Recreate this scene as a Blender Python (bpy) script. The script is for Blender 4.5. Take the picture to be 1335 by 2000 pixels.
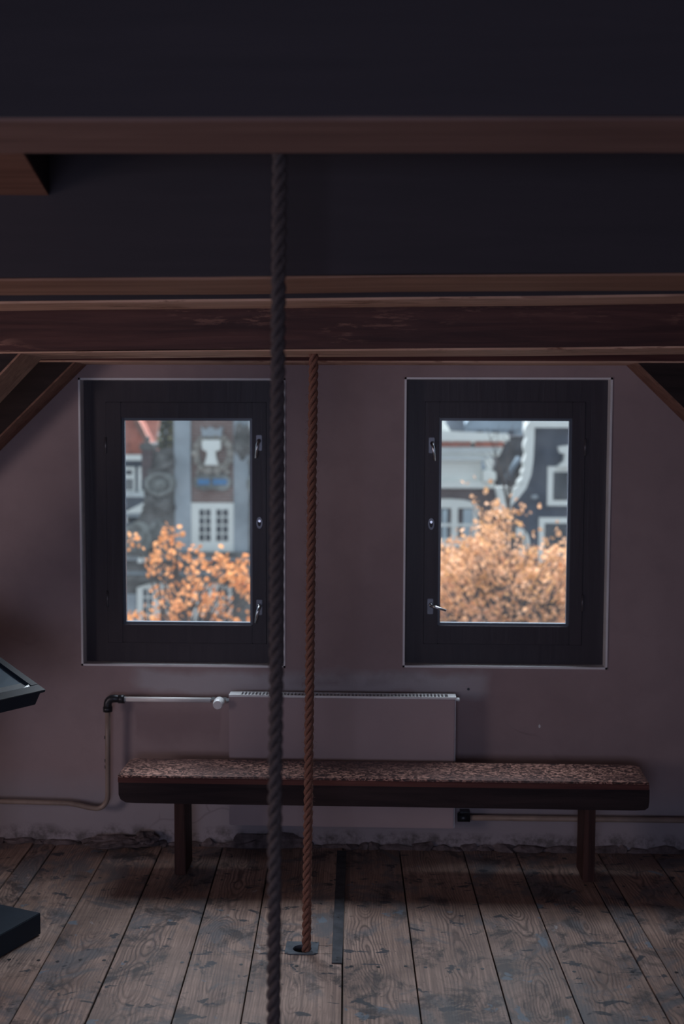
import bpy, bmesh, math, random
from mathutils import Vector, Matrix
from mathutils import noise as mnoise

for o in list(bpy.data.objects):
    bpy.data.objects.remove(o, do_unlink=True)
SC = bpy.context.scene
COL = SC.collection
rnd = random.Random(7)

# ------------------------------------------------------------------ camera
FPX, YAW, PIT, ROLL, EYE = 2300.0, math.radians(2.05), math.radians(4.08), math.radians(0.2), 1.625
FW = Vector((-math.sin(YAW)*math.cos(PIT), math.cos(YAW)*math.cos(PIT), -math.sin(PIT)))
RT0 = Vector((math.cos(YAW), math.sin(YAW), 0)); UP0 = RT0.cross(FW)
RT = RT0*math.cos(ROLL) + UP0*math.sin(ROLL); UP = UP0*math.cos(ROLL) - RT0*math.sin(ROLL)
cd = bpy.data.cameras.new('camera'); cam = bpy.data.objects.new('camera', cd); COL.objects.link(cam)
cam.matrix_world = Matrix(((RT.x, UP.x, -FW.x, 0), (RT.y, UP.y, -FW.y, 0), (RT.z, UP.z, -FW.z, EYE), (0, 0, 0, 1)))
cd.sensor_fit = 'HORIZONTAL'; cd.sensor_width = 24.0; cd.lens = 24.0*FPX/1335.0
cd.clip_start = 0.05; cd.clip_end = 300
cd.dof.use_dof = True; cd.dof.focus_distance = 3.75; cd.dof.aperture_fstop = 2.3
SC.camera = cam

# ------------------------------------------------------------------ sky, sun, room light, exposure
SC.view_settings.view_transform = 'Standard'; SC.view_settings.look = 'None'
SC.view_settings.gamma = 1.0; SC.view_settings.use_curve_mapping = False
SC.view_settings.exposure = 0.0
w = bpy.data.worlds.new('overcast_sky'); SC.world = w; w.use_nodes = True
bg = w.node_tree.nodes['Background']
bg.inputs['Color'].default_value = (0.70, 0.86, 1.0, 1); bg.inputs['Strength'].default_value = 0.85

def area(name, loc, target, sx, sy, power, color):
    l = bpy.data.lights.new(name, 'AREA'); l.shape = 'RECTANGLE'; l.size = sx; l.size_y = sy
    l.energy = power; l.color = color
    o = bpy.data.objects.new(name, l); COL.objects.link(o); o.location = loc
    o.rotation_euler = (Vector(target)-Vector(loc)).to_track_quat('-Z', 'Y').to_euler()
    return o
sl = bpy.data.lights.new('sun', 'SUN'); sl.energy = 11.5; sl.angle = math.radians(62); sl.color = (0.88, 0.93, 1.0)
so = bpy.data.objects.new('sun', sl); COL.objects.link(so)
so.rotation_euler = (Vector((0, 0, 0))-Vector((0.05, 1.0, 1.50))).to_track_quat('-Z', 'Y').to_euler()
# warm late daylight through the dormer in the left wall, cool fill added behind the camera to lift the dark faces
area('dormer_daylight_left', (-3.50, 1.70, 1.02), (0.0, 4.0, 1.1), 0.9, 1.0, 22.0, (1.0, 0.76, 0.74))
area('rear_fill', (-0.36, -2.1, 1.10), (0.0, 4.0, 1.5), 1.4, 1.2, 27.0, (0.70, 0.70, 1.0))

# ------------------------------------------------------------------ helpers
class MB:
    def __init__(s): s.v = []; s.f = []
    def add(s, vs, fs):
        n = len(s.v); s.v += [Vector(p) for p in vs]; s.f += [tuple(i+n for i in f) for f in fs]; return s
    def box(s, x0, x1, y0, y1, z0, z1):
        return s.add([(x0,y0,z0),(x1,y0,z0),(x1,y1,z0),(x0,y1,z0),(x0,y0,z1),(x1,y0,z1),(x1,y1,z1),(x0,y1,z1)],
                     [(0,3,2,1),(4,5,6,7),(0,1,5,4),(1,2,6,5),(2,3,7,6),(3,0,4,7)])
    def obox(s, c, ax, ay, az):          # oriented box: centre and three half-axis vectors
        c, ax, ay, az = map(Vector, (c, ax, ay, az))
        vs = [c+ax*i+ay*j+az*k for k in (-1,1) for i, j in ((-1,-1),(1,-1),(1,1),(-1,1))]
        return s.add(vs, [(0,3,2,1),(4,5,6,7),(0,1,5,4),(1,2,6,5),(2,3,7,6),(3,0,4,7)])
    def prism(s, pts, y0, y1):           # polygon in x,z pushed through y
        n = len(pts)
        vs = [(p[0], y0, p[1]) for p in pts]+[(p[0], y1, p[1]) for p in pts]
        fs = [tuple(range(n)), tuple(range(2*n-1, n-1, -1))]
        fs += [(i, i+n, (i+1) % n+n, (i+1) % n) for i in range(n)]
        return s.add(vs, fs)
    def tube(s, pts, r, n=8, cap=True):
        pts = [Vector(p) for p in pts]; base = len(s.v); m = len(pts)
        rr = r if isinstance(r, (list, tuple)) else [r]*m
        ref = None
        for i, p in enumerate(pts):
            t = (pts[min(i+1, m-1)]-pts[max(i-1, 0)]).normalized()
            if ref is None:
                ref = t.orthogonal().normalized()
            ref = (ref-t*ref.dot(t)).normalized(); b = t.cross(ref)
            for k in range(n):
                a = 2*math.pi*k/n
                s.v.append(p+(ref*math.cos(a)+b*math.sin(a))*rr[i])
        for i in range(m-1):
            for k in range(n):
                a, b2 = base+i*n+k, base+i*n+(k+1) % n
                s.f.append((a, b2, b2+n, a+n))
        if cap:
            s.f.append(tuple(base+k for k in range(n-1, -1, -1))); s.f.append(tuple(base+(m-1)*n+k for k in range(n)))
        return s
    def disc_y(s, cx, cz, r, y0, y1, n=20, sz=1.0):
        return s.prism([(cx+r*math.cos(2*math.pi*k/n), cz+r*sz*math.sin(2*math.pi*k/n)) for k in range(n)], y0, y1)
    def ring_y(s, cx, cz, r0, r1, y0, y1, n=24, sz=1.0):
        vs = []
        for k in range(n):
            a = 2*math.pi*k/n; c, d = math.cos(a), math.sin(a)*sz
            vs += [(cx+r0*c, y0, cz+r0*d), (cx+r1*c, y0, cz+r1*d), (cx+r1*c, y1, cz+r1*d), (cx+r0*c, y1, cz+r0*d)]
        fs = []
        for k in range(n):
            a, b = 4*k, 4*((k+1) % n)
            for q in range(4): fs.append((a+q, a+(q+1) % 4, b+(q+1) % 4, b+q))
        return s.add(vs, fs)
    def blob(s, c, rx, ry, rz, amp=0.25, seed=0, sub=2):
        bm = bmesh.new(); bmesh.ops.create_icosphere(bm, subdivisions=sub, radius=1)
        vs = []
        for v in bm.verts:
            k = 1+amp*mnoise.noise(v.co*1.7+Vector((seed*3.1, seed*1.7, 0)))+amp*.6*mnoise.noise(v.co*4+Vector((seed, 0, seed)))
            vs.append((c[0]+v.co.x*rx*k, c[1]+v.co.y*ry*k, c[2]+v.co.z*rz*k))
        fs = [tuple(v.index for v in f.verts) for f in bm.faces]; bm.free()
        return s.add(vs, fs)

def build(name, mb, m, parent=None, smooth=False, bevel=0.0, kind=None, label=None):
    me = bpy.data.meshes.new(name); me.from_pydata([tuple(v) for v in mb.v], [], mb.f)
    bm = bmesh.new(); bm.from_mesh(me); bmesh.ops.recalc_face_normals(bm, faces=bm.faces)
    if bevel:
        es = [e for e in bm.edges if len(e.link_faces) == 2 and e.calc_face_angle(0) > 0.6]
        bmesh.ops.bevel(bm, geom=es, offset=bevel, segments=2, affect='EDGES', clamp_overlap=True)
    bm.to_mesh(me); bm.free()
    if m: me.materials.append(m)
    if smooth:
        for p in me.polygons: p.use_smooth = True
    o = bpy.data.objects.new(name, me); COL.objects.link(o)
    if parent is not None:
        o.parent = parent; o.matrix_parent_inverse = parent_world(parent).inverted()
    if kind: o['kind'] = kind
    if label: o['label'] = label
    return o
def parent_world(p):
    m = p.matrix_basis.copy()
    if p.parent is not None: m = parent_world(p.parent) @ p.matrix_parent_inverse @ m
    return m
def thing(name, loc, label=None, cat=None, group=None, kind=None):
    o = bpy.data.objects.new(name, None); o.empty_display_size = .1; COL.objects.link(o); o.location = loc
    tag(o, label, cat, group, kind); return o
def tag(o, label=None, cat=None, group=None, kind=None):
    if label: o['label'] = label
    if cat: o['category'] = cat
    if group: o['group'] = group
    if kind: o['kind'] = kind
    return o
def at(px, py, Y=None, Z=None):          # the point where the line of sight of a photo pixel meets a plane of the place
    d = FW + RT*((px-667.5)/FPX) + UP*((1000-py)/FPX)
    t = Y/d.y if Y is not None else (Z-EYE)/d.z
    return Vector((0, 0, EYE)) + d*t

# ------------------------------------------------------------------ materials
class NT:
    def __init__(s, name):
        s.m = bpy.data.materials.new(name); s.m.use_nodes = True; s.t = s.m.node_tree
        s.b = s.t.nodes['Principled BSDF']; s.out = s.t.nodes['Material Output']
    def n(s, typ, **kw):
        nd = s.t.nodes.new(typ)
        for k, v in kw.items():
            if k.startswith('i_'):
                key = k[2:]; key = int(key) if key.isdigit() else key.replace('_', ' ')
                if hasattr(v, 'is_output'): s.t.links.new(v, nd.inputs[key])
                else: nd.inputs[key].default_value = v
            else: setattr(nd, k, v)
        return nd
    def link(s, a, b): s.t.links.new(a, b)
    def math(s, op, a, b=0.0, c=0.0, clamp=False):
        nd = s.n('ShaderNodeMath', operation=op, use_clamp=clamp)
        for i, v in enumerate((a, b, c)):
            if hasattr(v, 'is_output'): s.link(v, nd.inputs[i])
            else: nd.inputs[i].default_value = v
        return nd.outputs[0]
    def coord(s, scale=(1, 1, 1), offset_by_object=False):
        tc = s.n('ShaderNodeTexCoord')
        mp = s.n('ShaderNodeMapping', i_Vector=tc.outputs['Object']); mp.inputs['Scale'].default_value = scale
        if offset_by_object:
            oi = s.n('ShaderNodeObjectInfo'); k = s.math('MULTIPLY', oi.outputs['Random'], 37.0)
            cb = s.n('ShaderNodeCombineXYZ', i_0=k, i_1=k, i_2=k); s.link(cb.outputs[0], mp.inputs['Location'])
        return mp.outputs[0]
    def noise(s, vec, scale, detail=4, rough=.55, dist=0.0):
        nd = s.n('ShaderNodeTexNoise', i_Vector=vec, i_Scale=scale, i_Detail=detail, i_Roughness=rough, i_Distortion=dist)
        return nd.outputs['Fac']
    def ramp(s, fac, stops, interp='LINEAR'):
        nd = s.n('ShaderNodeValToRGB', i_Fac=fac); r = nd.color_ramp; r.interpolation = interp
        while len(r.elements) < len(stops): r.elements.new(.5)
        for e, (p, c) in zip(r.elements, stops):
            e.position = p; e.color = (c, c, c, 1) if not isinstance(c, (tuple, list)) else (*c, 1)
        return nd.outputs['Color']
    def mix(s, fac, a, b, blend='MIX'):
        nd = s.n('ShaderNodeMix', data_type='RGBA', blend_type=blend)
        for key, v in ((0, fac), (6, a), (7, b)):
            if hasattr(v, 'is_output'): s.link(v, nd.inputs[key])
            else: nd.inputs[key].default_value = v if key == 0 else (*v, 1)
        return nd.outputs[2]
    def bump(s, h, strength=.3, dist=.002):
        nd = s.n('ShaderNodeBump', i_Height=h, i_Strength=strength, i_Distance=dist); s.link(nd.outputs[0], s.b.inputs['Normal'])
    def base(s, c, rough=.6, spec=.3, metal=0.0):
        if hasattr(c, 'is_output'): s.link(c, s.b.inputs['Base Color'])
        else: s.b.inputs['Base Color'].default_value = (*c, 1)
        if hasattr(rough, 'is_output'): s.link(rough, s.b.inputs['Roughness'])
        else: s.b.inputs['Roughness'].default_value = rough
        s.b.inputs['Specular IOR Level'].default_value = spec; s.b.inputs['Metallic'].default_value = metal
        return s.m

def plain(name, c, rough=.6, spec=.3, metal=0.0, var=.15, scale=8.0, bump=.1, bdist=.001):
    t = NT(name); v = t.coord(); f = t.noise(v, scale)
    col = t.ramp(f, [(.3, tuple(x*(1-var) for x in c)), (.7, tuple(min(1, x*(1+var)) for x in c))])
    if bump: t.bump(t.noise(v, scale*6), bump, bdist)
    return t.base(col, rough, spec, metal)

def timber(name, dark, light, axis=0, flecks=None, rough=.6, spec=.25, lo=.35, hi=.7):
    t = NT(name); sc = [14, 14, 14]; sc[axis] = .9
    v = t.coord(tuple(sc), True); f = t.noise(v, 2.2, 6, .6, .6)
    col = t.ramp(f, [(lo, dark), (hi, light)])
    if flecks:
        sc2 = [55, 55, 55]; sc2[axis] = 9
        f2 = t.noise(t.coord(tuple(sc2), True), 1.0, 5, .65)
        big = t.noise(t.coord((1.5, 1.5, 3), True), 1.0, 2)
        msk = t.math('MULTIPLY', t.ramp(f2, [(.53, 0.0), (.60, 1.0)]), t.ramp(big, [(.46, 0.0), (.58, 1.0)]))
        col = t.mix(msk, col, flecks)
    t.bump(f, .35, .003)
    return t.base(col, rough, spec)

def floor_wood():
    t = NT('worn_floorboards')
    oi = t.n('ShaderNodeObjectInfo'); R = oi.outputs['Random']; off = t.math('MULTIPLY', R, 91.0)
    tc = t.n('ShaderNodeTexCoord'); sp = t.n('ShaderNodeSeparateXYZ', i_0=tc.outputs['Object'])
    x, y = sp.outputs[0], sp.outputs[1]
    yo = t.math('ADD', y, off)
    def vec(a, b, c): return t.n('ShaderNodeCombineXYZ', i_0=a, i_1=b, i_2=c).outputs[0]
    vy = vec(t.math('MULTIPLY', x, .8), yo, off)
    line = vec(0.0, t.math('MULTIPLY', yo, .8), off)
    # annual rings of a board cut lengthwise: distance from a pith line that wanders above and below it
    d = t.math('MULTIPLY', t.math('SUBTRACT', t.noise(line, 1.5, 3, .5), .46), .34)
    cx = t.math('MULTIPLY', t.math('SUBTRACT', t.noise(line, .9, 1), .5), .22)
    xx = t.math('SUBTRACT', x, cx)
    wob = t.math('MULTIPLY', t.math('SUBTRACT', t.noise(vec(t.math('MULTIPLY', x, 22.0), t.math('MULTIPLY', yo, 9.0), off), 1.0, 3), .5), .010)
    r = t.math('ADD', t.math('SQRT', t.math('ADD', t.math('MULTIPLY', xx, xx), t.math('MULTIPLY', d, d))), wob)
    ring = t.math('MULTIPLY_ADD', t.math('SINE', t.math('MULTIPLY', r, 2*math.pi*118)), .5, .5)
    ring = t.math('POWER', ring, 2.2)
    near = t.ramp(t.math('ABSOLUTE', xx), [(.02, 1.0), (.075, .30)])
    ring = t.math('MULTIPLY', ring, t.math('MULTIPLY', near, t.ramp(t.noise(vy, 3.2, 3), [(.36, .25), (.56, 1.0)])))
    streak = t.noise(vec(t.math('MULTIPLY', x, 120.0), t.math('MULTIPLY', yo, 2.5), off), 1.0, 5, .65)
    patch = t.noise(vy, 3.4, 6, .62, .6)
    base = t.ramp(patch, [(.28, (.20, .13, .105)), (.46, (.40, .275, .22)), (.58, (.52, .365, .30)), (.72, (.58, .43, .36))])
    base = t.mix(t.math('MULTIPLY', R, .4), base, (.33, .215, .175))
    base = t.mix(t.math('MULTIPLY', ring, .78), base, (.065, .046, .046))
    base = t.mix(t.ramp(streak, [(.40, .55), (.60, 0.0)]), base, (.12, .085, .08))
    # worn-in grime, paint spots and blue-grey traffic marks
    wv = vec(x, t.math('MULTIPLY', yo, .8), t.math('MULTIPLY', off, .7))
    def shifted(q): return t.n('ShaderNodeVectorMath', operation='ADD', i_0=wv, i_1=q).outputs[0]
    grey = t.noise(wv, 4.2, 9, .70, .9)
    base = t.mix(t.ramp(grey, [(.50, 0.0), (.57, .62), (.66, .86)]), base, (.125, .135, .155))
    grime = t.noise(shifted((3, 1, 7)), 7.0, 8, .72, .6)
    base = t.mix(t.ramp(grime, [(.52, 0.0), (.62, .85)]), base, (.050, .045, .050))
    spots = t.noise(vec(t.math('MULTIPLY', x, .62), yo, off), 17.0, 4, .6, .5)
    base = t.mix(t.ramp(spots, [(.62, 0.0), (.65, .92)]), base, (.038, .046, .062))
    spots2 = t.noise(shifted((5, 9, 2)), 11.0, 4, .55, .4)
    base = t.mix(t.ramp(spots2, [(.66, 0.0), (.69, .8)]), base, (.16, .215, .275))
    pale = t.noise(shifted((8, 2, 4)), 9.0, 6, .65, .4)
    base = t.mix(t.ramp(pale, [(.68, 0.0), (.74, .7)]), base, (.50, .50, .52))
    dents = t.noise(wv, 60.0, 3, .6)
    base = t.mix(t.ramp(dents, [(.68, 0.0), (.73, .7)]), base, (.05, .04, .042))
    t.bump(t.math('SUBTRACT', grey, t.math('MULTIPLY', ring, .5)), .4, .002)
    return t.base(base, t.ramp(patch, [(.3, .45), (.7, .65)]), .3)

def plaster():
    t = NT('old_plaster'); v = t.coord()
    f = t.noise(v, 1.3, 5, .6); g = t.noise(v, 9.0, 5, .6)
    col = t.ramp(f, [(.3, (.335, .262, .272)), (.7, (.41, .325, .335))])
    col = t.mix(t.ramp(g, [(.45, 0.0), (.75, .35)]), col, (.27, .215, .225))
    sp = t.n('ShaderNodeSeparateXYZ', i_0=t.n('ShaderNodeTexCoord').outputs['Object'])
    x, z = sp.outputs[0], sp.outputs[2]
    wob = t.math('MULTIPLY', t.math('SUBTRACT', t.noise(v, 6.0, 4), .5), .09)
    def band(c, lo, hi, s, w=wob):
        a = t.math('ADD', c, w)
        return t.math('MULTIPLY', t.math('MULTIPLY', t.math('SUBTRACT', a, lo), 1/s, clamp=True), t.math('MULTIPLY', t.math('SUBTRACT', hi, a), 1/s, clamp=True), clamp=True)
    # paler repair under the windows, bluish light bounce painted in along the floor, darker old outline left of the radiator
    m1 = t.math('MULTIPLY', band(x, -.99, .42, .05), band(z, .585, .70, .03))
    col = t.mix(t.math('MULTIPLY', m1, .75), col, (.48, .48, .52))
    m2 = band(z, -.2, .30, .12)
    col = t.mix(t.math('MULTIPLY', m2, .7), col, (.34, .33, .365))
    m3 = t.math('MULTIPLY', band(x, -.97, -.62, .01), band(z, .40, .555, .05))
    col = t.mix(t.math('MULTIPLY', m3, .4), col, (.22, .16, .175))
    damp = t.math('MULTIPLY', t.math('MULTIPLY', band(x, -.5, .25, .12), band(z, .63, .70, .02)), t.ramp(t.noise(v, 5.0, 5), [(.45, 0.0), (.6, 1.0)]))
    col = t.mix(t.math('MULTIPLY', damp, .5), col, (.22, .17, .18))
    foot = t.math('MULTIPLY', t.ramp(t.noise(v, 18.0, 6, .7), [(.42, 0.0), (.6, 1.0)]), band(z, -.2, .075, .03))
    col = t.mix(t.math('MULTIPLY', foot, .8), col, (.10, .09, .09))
    # hairline cracks
    vo = t.n('ShaderNodeTexVoronoi', feature='DISTANCE_TO_EDGE', i_Scale=1.6)
    wv = t.n('ShaderNodeVectorMath', operation='ADD', i_0=v, i_1=t.n('ShaderNodeVectorMath', operation='SCALE', i_0=t.n('ShaderNodeTexNoise', i_Vector=v, i_Scale=4.0).outputs['Color'], i_3=.25).outputs[0])
    t.link(wv.outputs[0], vo.inputs['Vector'])
    ck = t.math('MULTIPLY', t.ramp(vo.outputs['Distance'], [(.003, 1.0), (.009, 0.0)]), t.math('MULTIPLY', t.ramp(t.noise(v, 2.2, 2), [(.55, 0.0), (.62, 1.0)]), band(z, .0, .85, .1)))
    col = t.mix(t.math('MULTIPLY', ck, .28), col, (.11, .085, .09))
    t.bump(t.math('ADD', t.noise(v, 22.0, 4), t.math('MULTIPLY', f, 4.0)), .22, .004)
    return t.base(col, .75, .2)

M_FLOOR = floor_wood(); M_PLASTER = plaster()
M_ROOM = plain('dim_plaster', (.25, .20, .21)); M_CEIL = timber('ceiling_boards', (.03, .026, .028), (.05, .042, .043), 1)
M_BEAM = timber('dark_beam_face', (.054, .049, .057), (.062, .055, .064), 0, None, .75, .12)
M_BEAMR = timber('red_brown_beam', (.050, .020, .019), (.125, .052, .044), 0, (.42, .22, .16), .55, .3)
M_UNDER = timber('lit_beam_underside', (.27, .145, .10), (.46, .27, .19), 0, None, .65, .2)  # light reaching the undersides is put into this paler colour
M_UNDERL = timber('brighter_lit_underside', (.50, .295, .205), (.80, .53, .40), 0, (.25, .12, .08), .6, .25)  # lit copy, painted paler still for timbers by the windows
M_UNDER3 = timber('dimmer_lit_underside', (.19, .115, .10), (.29, .185, .16), 0, None, .7, .2)  # lit copy toned down for the beam nearest the camera
M_BRACE = timber('dark_brace', (.026, .020, .020), (.045, .031, .030), 0, None, .7, .15)
M_PLATE = timber('wall_plate_red', (.085, .035, .034), (.15, .065, .055), 0, None, .7, .15)
M_FRAME = timber('black_window_paint', (.040, .036, .046), (.052, .046, .056), 2, None, .42, .3)
M_REVEAL = plain('white_reveal_paint', (.80, .82, .85), .35, .5, var=.08)
M_CHROME = plain('brushed_steel', (.62, .66, .70), .28, .5, 1.0, .1, 30, .05)
M_PLATEM = plain('dull_steel_plate', (.16, .17, .19), .4, .5, .7, .15, 30)
M_BENCHTOP = None

def bench_top():
    t = NT('worn_bench_top'); v = t.coord((30, 42, 40)); f = t.noise(v, 1.5, 4, .6, 1.6)
    col = t.ramp(f, [(.42, (.020, .010, .010)), (.50, (.09, .038, .030)), (.57, (.54, .30, .24))])
    g = t.noise(t.coord((2.2, 5, 5)), 1.0, 3)
    col = t.mix(t.ramp(g, [(.45, 0.0), (.68, .75)]), col, (.055, .025, .024))
    t.bump(f, .5, .002)
    return t.base(col, .36, .5)
M_BENCHTOP = bench_top()
M_BENCH = timber('black_stained_bench', (.022, .017, .020), (.045, .032, .034), 0, None, .7, .12)
M_LEG = timber('red_brown_leg', (.030, .016, .016), (.085, .042, .036), 2, None, .6, .2)
M_RAD = plain('painted_radiator', (.43, .35, .365), .5, .3, var=.05, scale=3)
M_RADW = plain('white_enamel', (.82, .86, .88), .32, .5, var=.05)
M_PIPE = plain('beige_pipe_paint', (.30, .235, .20), .4, .4, var=.2, scale=12)
M_IRON = plain('dark_iron', (.045, .050, .058), .38, .5, .6, .25, 30)
M_STRIP = plain('floor_iron', (.060, .066, .080), .72, .25, .1, .35, 22, .4)
M_HOLE = plain('hole_dark', (.02, .012, .010), .9, .1)
M_STONE = plain('crumbled_plaster', (.14, .115, .12), .9, .1, var=.5, scale=25, bump=.8, bdist=.006)
M_STAND = plain('dark_blue_powder_coat', (.020, .034, .052), .55, .25, .0, .1, 20, .05)
M_SHEET = plain('blue_grey_sheet', (.10, .20, .28), .5, .4, var=.3, scale=5, bump=0)
M_PAPER = plain('pale_card', (.55, .58, .56), .6, .3)

def rope_mat():
    t = NT('manila_rope'); v = t.coord((1, 1, 1)); f = t.noise(v, 420.0, 3); g = t.noise(v, 28.0, 3)
    col = t.ramp(f, [(.3, (.12, .056, .043)), (.7, (.31, .165, .125))])
    col = t.mix(t.ramp(g, [(.4, 0.0), (.7, .5)]), col, (.20, .10, .075)); t.bump(f, .6, .001)
    return t.base(col, .75, .2)
M_ROPE = rope_mat()
def rope_mat2():
    t = NT('shaded_near_rope'); v = t.coord((1, 1, 1)); f = t.noise(v, 420.0, 3)  # weak light on the near rope put into a darker colour
    col = t.ramp(f, [(.3, (.028, .023, .024)), (.7, (.15, .125, .128))]); t.bump(f, .6, .001)
    return t.base(col, .75, .2)
M_ROPE2 = rope_mat2()

def glass_mat(name, tint=(.97, .985, 1.0), refl=.05, veil=0.0):
    t = NT(name); t.t.nodes.remove(t.b)
    tr = t.n('ShaderNodeBsdfTransparent', i_Color=(*tint, 1)); gl = t.n('ShaderNodeBsdfGlossy', i_Color=(1, 1, 1, 1), i_Roughness=.02)
    fc = t.n('ShaderNodeLayerWeight', i_Blend=.5).outputs['Facing']
    fr = t.math('MULTIPLY_ADD', t.math('POWER', fc, 5.0), .6, refl*.6)
    mx = t.n('ShaderNodeMixShader', i_0=fr, i_1=tr.outputs[0], i_2=gl.outputs[0])
    if veil:                                             # translucent film put in to imitate glare veiling the view
        tl = t.n('ShaderNodeBsdfTranslucent', i_Color=(.85, .88, .92, 1))
        f = t.noise(t.coord(), 9.0, 5, .6)
        mx2 = t.n('ShaderNodeMixShader', i_0=t.math('MULTIPLY', f, veil), i_1=mx.outputs[0], i_2=tl.outputs[0]); mx = mx2
    t.link(mx.outputs[0], t.out.inputs[0])
    return t.m
M_GLASS = glass_mat('window_glass', veil=.028)
M_CASEGLASS = glass_mat('case_glass')

# exterior
def brick_mat(name, a, b, mortar, sc):
    t = NT(name); tc = t.n('ShaderNodeTexCoord'); sp = t.n('ShaderNodeSeparateXYZ', i_0=tc.outputs['Object'])
    cb = t.n('ShaderNodeCombineXYZ', i_0=sp.outputs[0], i_1=sp.outputs[2])
    br = t.n('ShaderNodeTexBrick', i_Vector=cb.outputs[0], i_Scale=sc, i_Color1=(*a, 1), i_Color2=(*b, 1), i_Mortar=(*mortar, 1))
    br.inputs['Mortar Size'].default_value = .012; br.inputs['Brick Width'].default_value = .24; br.inputs['Row Height'].default_value = .075
    n = t.noise(t.coord(), 1.2, 4)
    return t.base(t.mix(t.ramp(n, [(.4, 0.0), (.7, .4)]), br.outputs['Color'], tuple(x*.6 for x in b)), .85, .1)
M_BRICK = brick_mat('red_brown_brick', (.21, .115, .095), (.28, .165, .14), (.30, .26, .24), 1.0)
M_DBRICK = brick_mat('dark_brick', (.10, .062, .066), (.14, .085, .085), (.13, .12, .12), 1.0)
M_ASHLAR = plain('grey_stone', (.36, .40, .43), .85, .1, var=.22, scale=1.2, bump=.3, bdist=.02)
M_DSTONE = plain('weathered_stone', (.125, .122, .115), .9, .1, var=.65, scale=2.6, bump=.6, bdist=.04)
M_VOLUTE = plain('lichen_grey_stone', (.22, .23, .215), .9, .1, var=.6, scale=3.0, bump=.5, bdist=.03)
M_TAN = plain('tan_carved_stone', (.33, .30, .26), .9, .1, var=.5, scale=3.5, bump=.5, bdist=.03)
M_WHITE = plain('white_house_paint', (.84, .845, .79), .6, .3, var=.05, scale=1.0)
M_OFFW = plain('grey_white_paint', (.60, .63, .62), .6, .3, var=.12, scale=1.4)
M_SLATE = plain('slate_blue_front', (.055, .075, .105), .7, .2, var=.3, scale=1.6)
M_DARKF = plain('blue_black_front', (.050, .066, .098), .7, .2, var=.35, scale=1.3)
M_TILE = plain('orange_red_tile', (.46, .15, .10), .75, .2, var=.35, scale=4)
M_RIDGE = plain('salmon_tile', (.55, .27, .20), .75, .2, var=.25, scale=4)
M_DTILE = plain('dark_glazed_tile', (.06, .075, .10), .5, .4, var=.3, scale=3)
M_PANE = plain('dark_pane', (.018, .024, .034), .15, .5, var=.4, scale=2, bump=0)
M_CURTAIN = plain('pale_curtain', (.42, .50, .54), .8, .1, var=.15, scale=3)
M_BLUEP = plain('blue_plaque', (.06, .21, .42), .6, .3, var=.15, scale=4)
M_BARK = plain('grey_brown_bark', (.085, .070, .062), .9, .1, var=.3, scale=6, bump=.6, bdist=.02)
M_STREET = plain('brick_street', (.14, .12, .11), .9, .1, var=.3, scale=.6)
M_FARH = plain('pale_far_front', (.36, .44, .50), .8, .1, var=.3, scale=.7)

def leaf_mat(name, c1, c2, c3, trans=.55):
    t = NT(name); v = t.coord(); oi = t.n('ShaderNodeObjectInfo')
    f = t.noise(v, 5.0, 3); k = t.math('ADD', f, t.math('MULTIPLY', oi.outputs['Random'], .0))
    g = t.n('ShaderNodeNewGeometry').outputs['Random Per Island']
    q = t.math('ADD', t.math('MULTIPLY', t.math('MULTIPLY_ADD', f, 1.6, -.3), .55), t.math('MULTIPLY', g, .45))
    col = t.ramp(q, [(.15, c1), (.5, c2), (.85, c3)])
    t.t.nodes.remove(t.b)
    df = t.n('ShaderNodeBsdfDiffuse', i_Color=col); tl = t.n('ShaderNodeBsdfTranslucent', i_Color=col)
    mx = t.n('ShaderNodeMixShader', i_0=trans, i_1=df.outputs[0], i_2=tl.outputs[0]); t.link(mx.outputs[0], t.out.inputs[0])
    return t.m
M_LEAF1 = leaf_mat('amber_leaf', (.60, .22, .075), (.76, .32, .12), (.84, .43, .20))
M_LEAF2 = leaf_mat('peach_leaf', (.56, .30, .10), (.76, .40, .20), (.88, .57, .38))
M_LEAF3 = leaf_mat('olive_leaf', (.030, .042, .038), (.075, .09, .055), (.30, .26, .10))

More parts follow.
